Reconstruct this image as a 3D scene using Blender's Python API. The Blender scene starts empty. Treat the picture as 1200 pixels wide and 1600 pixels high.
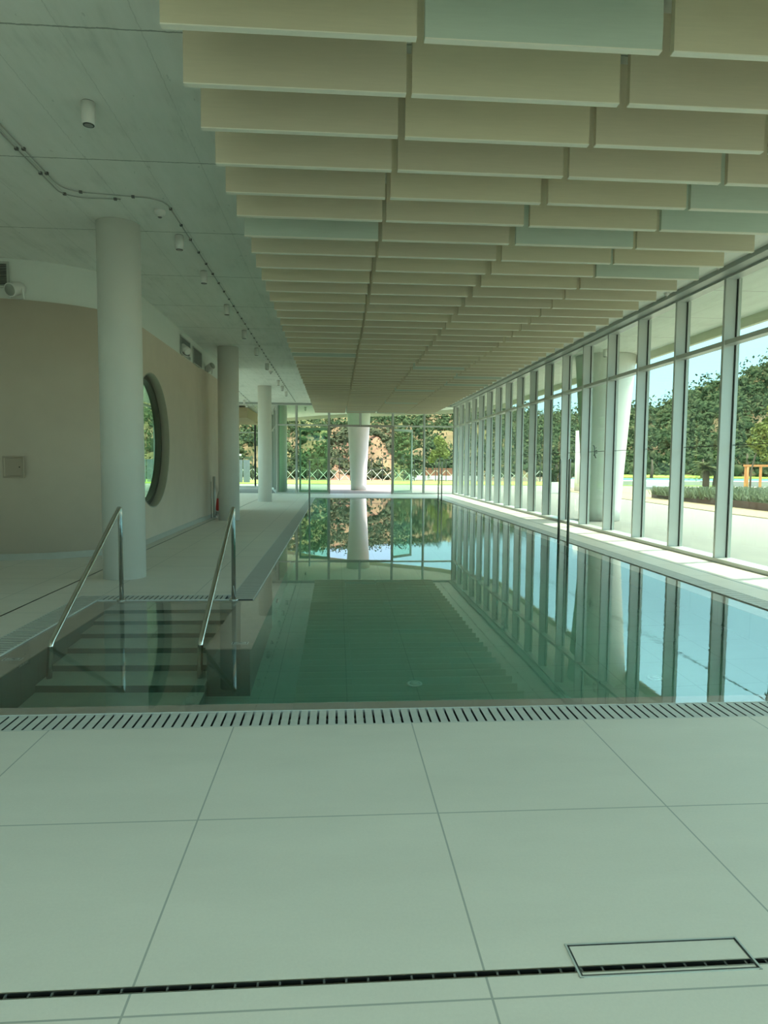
import bpy, bmesh, math, random
import numpy as np
from mathutils import Vector, Matrix
random.seed(7)
rng = np.random.default_rng(11)
S = bpy.context.scene
COL = S.collection
PI = math.pi

# ------------------------------------------------------------------ helpers
class MB:
    """Collects simple solids into one mesh."""
    def __init__(s):
        s.v = []; s.f = []; s.smooth = []
    def add(s, vs, fs, smooth=False):
        o = len(s.v); s.v += [tuple(map(float, p)) for p in vs]
        s.f += [tuple(i + o for i in f) for f in fs]; s.smooth += [smooth] * len(fs)
        return s
    def box(s, x0, x1, y0, y1, z0, z1):
        vs = [(x0,y0,z0),(x1,y0,z0),(x1,y1,z0),(x0,y1,z0),(x0,y0,z1),(x1,y0,z1),(x1,y1,z1),(x0,y1,z1)]
        return s.add(vs, [(0,3,2,1),(4,5,6,7),(0,1,5,4),(1,2,6,5),(2,3,7,6),(3,0,4,7)])
    def bar(s, a, b, w, t=None):
        """A square bar from a to b."""
        a = Vector(a); b = Vector(b); d = (b - a).normalized(); t = t or w
        up = Vector((0,0,1)) if abs(d.z) < .9 else Vector((0,1,0))
        x = d.cross(up).normalized() * w / 2; y = x.cross(d).normalized() * t / 2
        vs = [a-x-y, a+x-y, a+x+y, a-x+y, b-x-y, b+x-y, b+x+y, b-x+y]
        return s.add(vs, [(0,3,2,1),(4,5,6,7),(0,1,5,4),(1,2,6,5),(2,3,7,6),(3,0,4,7)])
    def prism(s, poly, z0, z1):
        n = len(poly)
        vs = [(x,y,z0) for x,y in poly] + [(x,y,z1) for x,y in poly]
        fs = [tuple(range(n-1,-1,-1)), tuple(range(n,2*n))] + [(i,(i+1)%n,n+(i+1)%n,n+i) for i in range(n)]
        return s.add(vs, fs)
    def lathe(s, prof, c=(0,0,0), axis='z', n=32, smooth=True):
        """prof: list of (r, h); capped."""
        vs = []; fs = []
        for r,h in prof:
            for k in range(n):
                a = 2*PI*k/n; p = (r*math.cos(a), r*math.sin(a), h)
                if axis == 'x': p = (p[2], p[0], p[1])
                if axis == 'y': p = (p[0], p[2], p[1])
                vs.append((p[0]+c[0], p[1]+c[1], p[2]+c[2]))
        m = len(prof)
        for j in range(m-1):
            for k in range(n):
                q = (j*n+k, j*n+(k+1)%n, (j+1)*n+(k+1)%n, (j+1)*n+k)
                fs.append(q if axis != 'y' else q[::-1])
        s.add(vs, fs, smooth)
        o = len(s.v) - len(vs)
        lo = tuple(o+k for k in range(n)); hi = tuple(o+(m-1)*n+k for k in range(n))
        s.f += [lo[::-1], hi] if axis != 'y' else [lo, hi[::-1]]; s.smooth += [False, False]
        return s
    def tube(s, pts, r, n=14, closed=False):
        pts = [Vector(p) for p in pts]; m = len(pts); rs = r if isinstance(r, (list, tuple)) else [r]*m
        vs = []; fs = []; prev = None
        for i,p in enumerate(pts):
            a = pts[i-1] if (i or closed) else p; b = pts[(i+1) % m] if (i < m-1 or closed) else p
            d = (b - a).normalized()
            if prev is None:
                u = Vector((1,0,0)) if abs(d.x) < .9 else Vector((0,1,0))
            else: u = prev
            x = (u - d*u.dot(d)).normalized(); y = d.cross(x); prev = x
            for k in range(n):
                t = 2*PI*k/n; vs.append(p + (x*math.cos(t) + y*math.sin(t))*rs[i])
        for i in range(m if closed else m-1):
            for k in range(n):
                j = (i+1) % m
                fs.append((i*n+k, i*n+(k+1)%n, j*n+(k+1)%n, j*n+k))
        o = len(s.v); s.add(vs, fs, True)
        if not closed:
            s.f += [tuple(o+k for k in range(n-1,-1,-1)), tuple(o+(m-1)*n+k for k in range(n))]; s.smooth += [False, False]
        return s
    def mesh(s, name, mat):
        me = bpy.data.meshes.new(name); me.from_pydata(s.v, [], s.f); me.update()
        me.polygons.foreach_set('use_smooth', s.smooth)
        if mat: me.materials.append(mat)
        return me
    def build(s, name, mat, parent=None, loc=None):
        o = bpy.data.objects.new(name, s.mesh(name, mat)); COL.objects.link(o)
        if parent: o.parent = parent
        if loc: o.location = loc
        return o

def bevel(o, w=.004, seg=2):
    m = o.modifiers.new('bevel', 'BEVEL'); m.width = w; m.segments = seg; m.limit_method = 'ANGLE'
    return o
def tag(o, label=None, cat=None, group=None, kind=None):
    if label: o['label'] = label
    if cat: o['category'] = cat
    if group: o['group'] = group
    if kind: o['kind'] = kind
    return o
def empty(name, loc=(0,0,0), rz=0, **k):
    o = bpy.data.objects.new(name, None); COL.objects.link(o); o.location = loc; o.rotation_euler = (0,0,rz)
    o.empty_display_size = .1
    return tag(o, **k)
def copy_tree(o, parent=None):
    c = o.copy(); COL.objects.link(c)
    if parent: c.parent = parent
    for ch in list(o.children): copy_tree(ch, c)
    return c
def arc(pts, r=.06, n=6):
    """Rounds the inner corners of a polyline."""
    pts = [Vector(p) for p in pts]; out = [pts[0]]
    for i in range(1, len(pts)-1):
        p = pts[i]; a = (pts[i-1]-p); b = (pts[i+1]-p); ra = min(r, a.length*.45, b.length*.45)
        a = p + a.normalized()*ra; b = p + b.normalized()*ra
        for k in range(n+1):
            t = k/n; out.append(a*(1-t)**2 + p*2*t*(1-t) + b*t*t)
    return out + [pts[-1]]

# ------------------------------------------------------------------ materials
def new_mat(name):
    m = bpy.data.materials.new(name); m.use_nodes = True
    nt = m.node_tree; nt.nodes.clear()
    out = nt.nodes.new('ShaderNodeOutputMaterial')
    return m, nt, out
class NT:
    def __init__(s, nt): s.nt = nt
    def n(s, t, **k):
        o = s.nt.nodes.new(t)
        for a,b in k.items(): setattr(o, a, b)
        return o
    def l(s, a, b): s.nt.links.new(a, b)
    def math(s, op, a, b=None, c=None):
        o = s.n('ShaderNodeMath', operation=op)
        for i,x in enumerate((a,b,c)):
            if x is None: continue
            if isinstance(x, (int,float)): o.inputs[i].default_value = x
            else: s.l(x, o.inputs[i])
        return o.outputs[0]
    def mix(s, f, a, b, blend='MIX'):
        o = s.n('ShaderNodeMix', data_type='RGBA', blend_type=blend)
        for sock,x in ((o.inputs[0],f),(o.inputs[6],a),(o.inputs[7],b)):
            if isinstance(x, (int,float)): sock.default_value = x
            elif isinstance(x, tuple): sock.default_value = x if len(x) == 4 else (*x,1)
            else: s.l(x, sock)
        return o.outputs[2]
    def ramp(s, f, stops):
        o = s.n('ShaderNodeValToRGB'); e = o.color_ramp.elements
        while len(e) < len(stops): e.new(.5)
        for q,(p,c) in zip(e, stops): q.position = p; q.color = (*c,1) if len(c) == 3 else c
        s.l(f, o.inputs[0]); return o.outputs[0]
    def pos(s): return s.n('ShaderNodeNewGeometry').outputs['Position']
    def noise(s, vec, scale, detail=4, rough=.55, out='Fac'):
        o = s.n('ShaderNodeTexNoise'); o.inputs['Scale'].default_value = scale
        o.inputs['Detail'].default_value = detail; o.inputs['Roughness'].default_value = rough
        if vec is not None: s.l(vec, o.inputs['Vector'])
        return o.outputs[out]
    def mapping(s, vec, scale=(1,1,1), loc=(0,0,0), rot=(0,0,0)):
        o = s.n('ShaderNodeMapping'); s.l(vec, o.inputs['Vector'])
        o.inputs['Scale'].default_value = scale; o.inputs['Location'].default_value = loc; o.inputs['Rotation'].default_value = rot
        return o.outputs[0]
    def bump(s, h, strength=.2, dist=.01):
        o = s.n('ShaderNodeBump'); o.inputs['Strength'].default_value = strength; o.inputs['Distance'].default_value = dist
        s.l(h, o.inputs['Height']); return o.outputs[0]
def principled(N, out, col, rough=.6, metal=0., normal=None, spec=.5):
    p = N.n('ShaderNodeBsdfPrincipled')
    for sock,x in ((p.inputs['Base Color'],col),(p.inputs['Roughness'],rough),(p.inputs['Metallic'],metal)):
        if isinstance(x, (int,float)): sock.default_value = x
        elif isinstance(x, tuple): sock.default_value = (*x,1)
        else: N.l(x, sock)
    p.inputs['Specular IOR Level'].default_value = spec
    if normal is not None: N.l(normal, p.inputs['Normal'])
    N.l(p.outputs[0], out.inputs['Surface']); return p
def simple(name, col, rough=.6, metal=0., var=.06, scale=6., bump=0., spec=.5):
    m, nt, out = new_mat(name); N = NT(nt)
    f = N.noise(N.pos(), scale)
    a = tuple(c*(1-var) for c in col); b = tuple(min(1,c*(1+var)) for c in col)
    c = N.mix(f, a, b)
    principled(N, out, c, rough, metal, N.bump(N.noise(N.pos(), scale*12), bump) if bump else None, spec)
    return m
def xyz(N):
    o = N.n('ShaderNodeSeparateXYZ'); N.l(N.pos(), o.inputs[0]); return o.outputs
def joint_mask(N, co, period, offset, width):
    """1 on a joint line, 0 elsewhere."""
    t = N.math('WRAP', N.math('SUBTRACT', co, offset), period, 0.)
    d = N.math('MINIMUM', t, N.math('SUBTRACT', period, t))
    return N.math('LESS_THAN', d, width/2)

def tile_material(name, col, joint, px, ox, py, oy, w, rough=.55, grain=.10, bumpk=.08):
    m, nt, out = new_mat(name); N = NT(nt); x,y,z = xyz(N)
    j = N.math('MAXIMUM', joint_mask(N, x, px, ox, w), joint_mask(N, y, py, oy, w))
    big = N.noise(N.mapping(N.pos(), (.7,2.2,1), rot=(0,0,.5)), 1.6, 5, .6)
    fine = N.noise(N.pos(), 90, 3, .7)
    f = N.math('ADD', N.math('MULTIPLY', big, .6), N.math('MULTIPLY', fine, .4))
    c = N.mix(f, tuple(v*(1-grain*1.6) for v in col), tuple(v*(1+grain*1.3) for v in col))
    c = N.mix(j, c, joint)
    h = N.math('SUBTRACT', fine, j)
    principled(N, out, c, rough, 0, N.bump(h, bumpk, .004))
    return m

M = {}
M['floor'] = tile_material('stone_floor_tile', (.74,.69,.615), (.40,.40,.36), 1.02, .445, 1.02, 2.80, .007)
M['paving'] = tile_material('outdoor_paving', (.20,.20,.19), (.16,.16,.15), 1.2, .3, 1.2, .2, .012, .8)
M['pooltile'] = tile_material('pool_tile', (.40,.50,.44), (.29,.37,.33), .6, .1, .6, .1, .008, .4, .10)
M['coping'] = simple('coping_stone', (.50,.44,.36), .5, var=.12, scale=9)
M['grate'] = simple('grate_slat', (.56,.56,.52), .55, var=.16, scale=14)
M['dark'] = simple('dark_channel', (.035,.04,.038), .7)
M['black'] = simple('black_rubber', (.02,.025,.022), .5)
M['column'] = simple('painted_concrete', (.80,.80,.75), .6, var=.04, scale=3, bump=.03)
M['plaster'] = simple('clay_plaster', (.66,.565,.465), .8, var=.08, scale=1.7, bump=.05)
M['white_wall'] = simple('white_render', (.74,.78,.73), .8, var=.03)
M['alu'] = simple('brushed_aluminium', (.56,.59,.565), .42, .25, var=.03)
M['alu_dark'] = simple('anodised_aluminium', (.38,.41,.39), .45, .3, var=.03)
M['steel'] = simple('polished_steel', (.62,.63,.61), .12, 1., var=.03)
M['steel_dull'] = simple('satin_steel', (.40,.41,.39), .3, 1., var=.03)
M['white'] = simple('white_enamel', (.78,.78,.75), .45, var=.02)
M['lens'] = simple('lamp_lens', (.30,.31,.30), .15, 0, var=.02)
M['red'] = simple('red_enamel', (.55,.05,.04), .4)
M['rope'] = simple('pale_rope', (.62,.60,.55), .7)
M['wood'] = simple('orange_timber', (.55,.24,.09), .6, var=.2, scale=9)
M['corten'] = simple('rusty_steel', (.075,.042,.034), .75, var=.25, scale=5)
M['tan'] = simple('sandy_gravel', (.30,.235,.15), .9, var=.12, scale=30)
M['grass'] = simple('lawn_grass', (.25,.36,.05), .9, var=.35, scale=3, bump=.3)
M['soil'] = simple('brown_soil', (.12,.09,.06), .95)
M['trunk'] = simple('tree_bark', (.11,.085,.06), .9, var=.3, scale=20)
M['fence'] = simple('black_metal', (.03,.03,.035), .5)
M['brace'] = simple('white_metal', (.66,.66,.68), .5)
M['mesh_screen'] = simple('grey_screen', (.16,.19,.24), .7, var=.2, scale=8)
M['poolblue'] = simple('outdoor_pool_water', (.20,.52,.60), .15, var=.08)
M['canvas'] = simple('pale_canvas', (.55,.62,.68), .8)
M['brown_panel'] = simple('brown_felt', (.42,.34,.22), .9, var=.08)
M['depth'] = simple('marker_tile', (.80,.80,.75), .4)

def leafmat(name, a, b, c=None, scale=1.5):
    m, nt, out = new_mat(name); N = NT(nt)
    r = N.math('ADD', N.math('MULTIPLY', N.n('ShaderNodeNewGeometry').outputs['Random Per Island'], .35), N.math('MULTIPLY_ADD', N.noise(N.pos(), scale*.33, 3, .6), 1.3, -.33))
    col = N.ramp(r, [(0,a),(.55,b),(1,c or b)])
    col = N.mix(N.math('MULTIPLY', N.noise(N.pos(), scale*3, 5, .75), .75), col, tuple(x*.45 for x in a))
    d = N.n('ShaderNodeBsdfDiffuse'); N.l(col, d.inputs[0])
    N.l(N.bump(N.noise(N.pos(), scale*5, 6, .8), .9, .25), d.inputs['Normal'])
    N.l(d.outputs[0], out.inputs['Surface']); return m
M['scrub'] = leafmat('scrub_leaves', (.055,.095,.058), (.115,.155,.08), (.27,.24,.13), .9)
M['dark_leaves'] = leafmat('dark_tree_leaves', (.04,.075,.04), (.08,.12,.05), (.14,.17,.08), 1.2)
M['yellow_leaves'] = leafmat('young_yellow_leaves', (.36,.42,.11), (.50,.55,.20), (.62,.66,.32), 3)
M['palm_leaves'] = leafmat('palm_leaves', (.20,.25,.12), (.34,.38,.20), (.46,.46,.28), 3)
M['lavender'] = leafmat('lavender_leaves', (.32,.42,.25), (.45,.53,.34), (.55,.54,.56), 4)

def hill_mat():
    m, nt, out = new_mat('hillside_earth'); N = NT(nt)
    f = N.noise(N.pos(), .07, 5, .6)
    c = N.ramp(f, [(.3,(.10,.11,.055)),(.46,(.19,.16,.09)),(.58,(.25,.155,.11)),(.70,(.28,.22,.15))])
    c = N.mix(N.math('MULTIPLY', N.noise(N.pos(), .9, 6, .7), .5), c, (.12,.12,.06))
    d = N.n('ShaderNodeBsdfDiffuse'); N.l(c, d.inputs[0]); N.l(d.outputs[0], out.inputs['Surface']); return m
M['hill'] = hill_mat()

def concrete():
    m, nt, out = new_mat('board_marked_concrete'); N = NT(nt); x,y,z = xyz(N)
    streak = N.noise(N.mapping(N.pos(), (3.2,.5,1), rot=(0,0,.0)), 2.2, 6, .65)
    blot = N.noise(N.pos(), .9, 4, .6)
    pores = N.math('GREATER_THAN', N.noise(N.mapping(N.pos(), (5,2.2,1)), 3.1, 2, .5), .72)
    f = N.math('ADD', N.math('MULTIPLY', streak, .55), N.math('MULTIPLY', blot, .45))
    c = N.ramp(f, [(.30,(.66,.68,.63)),(.46,(.83,.84,.79)),(.70,(.91,.91,.87))])
    c = N.mix(N.math('MULTIPLY', pores, .30), c, (.36,.38,.35))
    rag = N.math('MULTIPLY', N.math('SUBTRACT', N.noise(N.pos(), 14, 3), .5), .03)
    jy = joint_mask(N, N.math('ADD', y, rag), 2.1, 5.05, .016)
    jx = joint_mask(N, N.math('ADD', x, rag), .56, -1.92, .007)
    c = N.mix(N.math('MULTIPLY', jy, .8), c, (.28,.30,.27))
    c = N.mix(N.math('MULTIPLY', jx, N.math('MULTIPLY', blot, .55)), c, (.33,.35,.32))
    principled(N, out, c, .75, 0, N.bump(f, .05, .02)); return m
M['concrete'] = concrete()

def felt(name, col):
    m, nt, out = new_mat(name); N = NT(nt)
    tc = N.n('ShaderNodeTexCoord').outputs['Object']
    oi = N.n('ShaderNodeObjectInfo').outputs['Random']
    w = N.noise(N.mapping(tc, (1.2,1,22)), 3, 4, .6)
    f = N.math('ADD', N.math('MULTIPLY', w, .6), N.math('MULTIPLY', oi, .4))
    c = N.mix(f, tuple(v*.88 for v in col), tuple(v*1.1 for v in col))
    principled(N, out, c, .9, 0, N.bump(N.noise(tc, 160, 2), .12, .002)); return m
M['felt'] = felt('beige_felt', (.64,.57,.435))
M['felt_bounce'] = simple('felt_floor_bounce', (.86,.83,.73), .8, var=.03)  # light bounced off the floor, put into the colour of the baffle undersides
M['felt_green'] = felt('grey_green_felt', (.56,.63,.55))
M['felt_olive'] = felt('sand_felt', (.68,.61,.45))

def glass(name, tint):
    m, nt, out = new_mat(name); N = NT(nt)
    t = N.n('ShaderNodeBsdfTransparent'); t.inputs[0].default_value = (*[math.sqrt(v) for v in tint],1)
    g = N.n('ShaderNodeBsdfGlossy'); g.inputs['Roughness'].default_value = 0.; g.inputs[0].default_value = (.9,.95,.92,1)
    lw = N.n('ShaderNodeLayerWeight'); lw.inputs['Blend'].default_value = .5
    fr = N.math('MULTIPLY_ADD', N.math('POWER', lw.outputs['Facing'], 5.), .55, .028)     # same from both sides of the pane
    mx = N.n('ShaderNodeMixShader'); N.l(fr, mx.inputs[0]); N.l(t.outputs[0], mx.inputs[1]); N.l(g.outputs[0], mx.inputs[2])
    N.l(mx.outputs[0], out.inputs['Surface']); return m
M['glass'] = glass('green_float_glass', (.68,.90,.735))

def water():
    m, nt, out = new_mat('pool_water'); N = NT(nt)
    g = N.n('ShaderNodeBsdfGlass'); g.inputs['IOR'].default_value = 1.333; g.inputs['Roughness'].default_value = 0
    g.inputs[0].default_value = (1,1,1,1)
    p = N.pos()
    area = N.n('ShaderNodeMapRange', interpolation_type='SMOOTHSTEP'); N.l(N.noise(p, .35, 1, .4), area.inputs[0])
    for i_,v_ in enumerate((.30,.52,.30,1.)): area.inputs[i_+1].default_value = v_
    # the surface is only stirred near the inlets on the glazed side
    px_ = N.n('ShaderNodeSeparateXYZ'); N.l(p, px_.inputs[0]); near_jet = N.n('ShaderNodeMapRange', interpolation_type='SMOOTHSTEP'); N.l(px_.outputs[0], near_jet.inputs[0])
    for i_,v_ in enumerate((1.2,3.4,.04,1.)): near_jet.inputs[i_+1].default_value = v_
    rip = N.math('MULTIPLY', N.noise(N.mapping(p, (1,.8,1)), 26, 2, .5), N.math('MULTIPLY', N.math('MULTIPLY', area.outputs[0], near_jet.outputs[0]), .22))
    h = N.math('ADD', N.math('MULTIPLY', N.noise(p, 1.0, 1, .4), .32), rip)
    N.l(N.bump(h, .10, .016), g.inputs['Normal'])
    N.l(g.outputs[0], out.inputs['Surface'])
    v = N.n('ShaderNodeVolumeAbsorption'); v.inputs[0].default_value = (.30,.80,.66,1); v.inputs[1].default_value = .42
    N.l(v.outputs[0], out.inputs['Volume']); return m
M['water'] = water()

# ------------------------------------------------------------------ camera
F, PITCH, YAW, ROLL, EYE = 1058.26, .0704227, .0717941, -.00768472, 1.5
cp,sp,cy,sy,cr,sr = math.cos(PITCH),math.sin(PITCH),math.cos(YAW),math.sin(YAW),math.cos(ROLL),math.sin(ROLL)
fwd = Vector((sy*cp, cy*cp, -sp)); rt = Vector((cy,-sy,0)); dn = fwd.cross(rt)
r2 = rt*cr + dn*sr; d2 = -rt*sr + dn*cr
cd = bpy.data.cameras.new('camera'); cam = bpy.data.objects.new('camera', cd); COL.objects.link(cam)
cd.sensor_fit = 'HORIZONTAL'; cd.sensor_width = 36; cd.lens = F/1200*36; cd.clip_end = 1000; cd.clip_start = .05
mat = Matrix(((r2.x,-d2.x,-fwd.x,0),(r2.y,-d2.y,-fwd.y,0),(r2.z,-d2.z,-fwd.z,EYE),(0,0,0,1)))
cam.matrix_world = mat; S.camera = cam

# ------------------------------------------------------------------ floor and pool
CH = 4.5                                   # ceiling height
fl = MB()
R_ = [(-8.5,6.3,-2.3,1.862),(-8.5,6.3,1.884,3.82),
      (-8.5,-3.252,3.82,34.4),(-3.232,-2.85,3.82,7.76),(-3.232,-1.17,7.76,34.4),
      (4.84,5.238,3.82,34.4),(5.252,6.3,3.82,34.4),(-1.17,4.84,30.25,34.4)]
for a in R_: fl.box(*a, -.25, 0)
tag(fl.build('floor', M['floor']), 'pale grey stone tile floor around the indoor pool', 'floor', kind='structure')

ch = MB()
ch.box(-8.5,6.3,1.85,1.896,-.12,-.05); ch.box(-3.27,-3.21,3.82,34.4,-.12,-.05); ch.box(5.22,5.27,3.82,34.4,-.12,-.05)

basin = MB()
basin.box(-2.6,4.6,4.05,30.02,-1.35,-1.2)
basin.box(-2.62,4.6,4.04,4.22,-1.2,-.06)
basin.box(-2.6,-.9,7.42,7.5,-1.2,-.06); basin.box(-.92,-.70,7.5,30.02,-1.2,-.06)
M['darkened_tile'] = tile_material('darkened_pool_tile', (.13,.175,.15), (.08,.11,.095), .3, .1, .3, .1, .006, .4, .12)  # darker copy of the pool tile for the walls by the steps
basin.box(4.33,4.6,4.22,30.02,-1.2,-.06); basin.box(-.9,4.33,29.8,30.02,-1.2,-.06)
tag(basin.build('pool_basin', M['pooltile']), 'green tiled basin of the indoor pool', 'pool', kind='structure')
tag(MB().box(-2.6,-2.37,4.22,7.42,-1.2,-.06).build('pool_side_wall', M['darkened_tile']), 'green tiled wall on the outer side of the pool steps, colour darkened for a reflection', 'pool wall', kind='structure')  # dark reflection of the curved wall is put into this tile colour
tag(MB().box(-1.05,-.70,5.55,7.42,-1.2,-.06).box(-.9,-.70,7.42,7.5,-1.2,-.06).build('pool_dividing_wall', M['darkened_tile']), 'dark green tiled low wall between the steps and the pool', 'pool wall', kind='structure')
cop = MB()
cop.box(-2.59,4.57,4.07,4.235,-.06,-.028); cop.box(-2.59,-2.355,4.235,7.5,-.06,-.028)
cop.box(-2.355,-1.06,7.42,7.5,-.06,-.028); cop.box(-1.06,-.685,5.535,7.5,-.06,-.028); cop.box(-.9,-.685,7.5,30,-.06,-.028)
cop.box(4.315,4.57,4.235,30,-.06,-.028); cop.box(-.685,4.315,29.785,30,-.06,-.028)
tag(cop.build('pool_coping', M['coping']), 'tan stone coping just under the water line of the pool', 'coping', kind='structure')
# steps of the corner entry
st = empty('pool_steps', (-1.71,6.4,-1.2), label='submerged tiled steps between the two stainless handrails', cat='steps')
M['riser'] = simple('dark_riser', (.16,.20,.17), .4, var=.1)  # risers coloured darker than the treads
M['step'] = simple('step_stone', (.58,.56,.49), .5, var=.10, scale=8)
for i in range(7):
    zi = -.075 - .155*i; yi = 7.42 - .33*i
    yb = 7.42-6.4; yn = yi-.33-6.4
    MB().box(-.66,.66,yn,yi+.002-6.4,zi+1.2-.006,zi+1.2).build('tread', M['step'], st)
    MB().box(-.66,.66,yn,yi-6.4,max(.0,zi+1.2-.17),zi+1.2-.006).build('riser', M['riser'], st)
wt = MB().prism([(-2.59,4.07),(4.57,4.07),(4.57,30),(-.9,30),(-.9,7.5),(-2.59,7.5)], -1.27, -.012).build('pool_water', M['water'])
tag(wt, 'still green water filling the indoor pool', 'water', kind='stuff')
tag(ch.build('drain_channel', M['dark']), 'dark bed of the narrow slot drains in the floor', 'drain', kind='structure')

def grate(name, x0, x1, y0, y1, along, label, pitch=.055, slot=.013, frame=True):
    cx, cy_ = (x0+x1)/2, (y0+y1)/2
    g = empty('overflow_grate', (cx,cy_,0), label=label, cat='drain grate', group='overflow grates around the pool')
    b = MB(); core = MB(); e = .012
    if along == 'x':
        n = int((x1-x0)/pitch)
        for k in range(n):
            a = x0 + k*pitch
            b.box(a+slot/2-cx, a+pitch-slot/2-cx, y0+e-cy_, y1-e-cy_, -.0028, -.002); core.box(a+slot/2+.001-cx, a+pitch-slot/2-.001-cx, y0+e-cy_, y1-e-cy_, -.03, -.0029)
        fr = MB().box(x0-cx,x1-cx,y0-cy_,y0+e-.002-cy_,-.04,0).box(x0-cx,x1-cx,y1-e+.002-cy_,y1-cy_,-.04,0)
    else:
        n = int((y1-y0)/pitch)
        for k in range(n):
            a = y0 + k*pitch
            b.box(x0+e-cx, x1-e-cx, a+slot/2-cy_, a+pitch-slot/2-cy_, -.0028, -.002); core.box(x0+e-cx, x1-e-cx, a+slot/2+.001-cy_, a+pitch-slot/2-.001-cy_, -.03, -.0029)
        fr = MB().box(x0-cx,x0+e-.002-cx,y0-cy_,y1-cy_,-.04,0).box(x1-e+.002-cx,x1-cx,y0-cy_,y1-cy_,-.04,0)
    sl_ = b.build('slats', M['grate'], g); core.build('slot_shade', M['dark'], sl_); fr.build('edge_frame', M['rim'], g)  # dark slat cores stand in for the shade inside the slots
    MB().box(x0-cx,x1-cx,y0-cy_,y1-cy_,-.2,-.12).build('channel', M['dark'], g)
M['dark_steel'] = simple('dark_steel', (.16,.165,.16), .45, .6)
M['rim'] = simple('grate_rim', (.62,.62,.58), .5, var=.05)
grate('g', -2.85, 4.84, 3.82, 4.07, 'x', 'pale slatted overflow grate along the near edge of the pool')
grate('g', -2.85, -2.59, 4.07, 7.76, 'y', 'pale slatted overflow grate beside the steps, towards the curved wall')
grate('g', -2.59, -1.17, 7.50, 7.76, 'x', 'short slatted overflow grate at the head of the pool steps')
grate('g', -1.17, -.90, 7.50, 30.25, 'y', 'long slatted overflow grate on the column side of the pool')
grate('g', 4.57, 4.84, 4.07, 30.25, 'y', 'long slatted overflow grate on the glazed side of the pool')
grate('g', -.90, 4.57, 30.0, 30.25, 'x', 'slatted overflow grate at the far end of the pool by the doors')

# slot drains: steel lips and bridges
def slot_drain(p0, p1, w, label, bridges):
    p0 = Vector(p0); p1 = Vector(p1); d = (p1-p0).normalized(); L = (p1-p0).length; nrm = Vector((-d.y,d.x,0))
    g = empty('slot_drain', p0, math.atan2(d.y,d.x), label=label, cat='drain')
    MB().box(0,L,-w/2-.002,-w/2+.002,-.05,.001).box(0,L,w/2-.002,w/2+.002,-.05,.001).build('lip', M['steel_dull'], g)
    if bridges:
        n_ = int(L/.064); vs = []; fs = []
        for k in range(n_):
            x = .02 + k*.064; o = 6*k
            vs += [(x,-w/2,-.004),(x+.006,-w/2,-.004),(x,-w/2+.002,-.004),(x+.006,-w/2+.002,-.004),(x,w/2,-.004),(x+.006,w/2,-.004)]
            fs += [(o,o+1,o+3,o+2),(o+2,o+3,o+5,o+4)]
            if k < n_-1: fs.append((o+1,o+6,o+8,o+3))
        q = MB().add(vs, fs).build('bridge_bars', M['dark_steel'], g); so_ = q.modifiers.new('depth','SOLIDIFY'); so_.thickness = .03; so_.offset = -1
slot_drain((-8.5,1.873,0),(6.3,1.873,0), .022, 'narrow black slot drain crossing the floor tiles near the camera', True)
slot_drain((-3.242,3.82,0),(-3.242,34.4,0), .020, 'thin dark slot drain running along the curved wall behind the columns', False)
slot_drain((5.245,3.82,0),(5.245,34.4,0), .014, 'thin dark slot drain running beside the glass wall', False)
ac = empty('drain_access_cover', (1.0,1.91,0), label='rectangular tile-filled access cover straddling the black slot drain', cat='drain cover')
x0,x1,y0,y1 = -.28,.28,-.07,.07
MB().box(x0,x1,y0,y0+.005,-.03,.002).box(x0,x1,y1-.005,y1,-.03,.002).box(x0,x0+.006,y0,y1,-.03,.003).box(x1-.006,x1,y0,y1,-.03,.003)\
    .build('rim', M['alu'], ac)
MB().box(x0+.006,x0+.012,y0,y1,-.02,.0015).box(x1-.012,x1-.006,y0,y1,-.02,.0015).box(x0,x1,y0+.006,y0+.010,-.02,.0015).box(x0,x1,y1-.010,y1-.006,-.02,.0015).build('gap', M['dark'], ac)

# pool fittings
def fitting(x, y, z, label, r=.07, axis='z'):
    g = empty('pool_fitting', (x,y,z), label=label, cat='pool fitting')
    MB().lathe([(r,0),(r,.012),(r*.72,.02),(r*.7,.014),(.004,.014)], axis=axis, n=28).build('ring', M['steel_dull' if axis == 'x' else 'white'], g)
    MB().lathe([(r*.6,.008),(r*.55,.022),(.003,.026)], axis=axis, n=24).build('cover', M['white'], g)
fitting(.69,5.75,-1.2, 'round white fitting on the pool floor in the middle of the water')
fitting(2.83,5.70,-1.2, 'round white fitting on the pool floor towards the glass wall')
fitting(-.70,8.1,-.62, 'round light fitting on the pool side wall beyond the handrails', .08, 'x')
fitting(-1.78,7.02,-.385, 'round fitting on an upper pool step', .05)
fitting(-1.70,6.50,-.54, 'round fitting on a middle pool step', .05)
fitting(-1.70,5.70,-1.005, 'round fitting on the lowest pool step', .055)
def marker(x, y, z, label, sx=.14, sy=.075, glyph='bar'):
    g = empty('pool_marker', (x,y,z), label=label, cat='marker tile')
    MB().box(-sx/2,sx/2,-sy/2,sy/2,0,.004).build('tile', M['depth'], g)
    b = MB()
    b.box(-sx*.42,sx*.42,-sy*.42,-sy*.36,.004,.0055).box(-sx*.42,sx*.42,sy*.36,sy*.42,.004,.0055)
    b.box(-sx*.42,-sx*.38,-sy*.42,sy*.42,.004,.0055).box(sx*.38,sx*.42,-sy*.42,sy*.42,.004,.0055)
    b.bar((-sx*.3,-sy*.12,.005),(sx*.1,sy*.1,.005),.006,.002).bar((sx*.05,-sy*.12,.005),(sx*.3,-sy*.12,.005),.006,.002).bar((-.01,sy*.2,.005),(sx*.2,sy*.2,.005),.006,.002)
    b.build('pictogram', M['black'], g)
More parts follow.
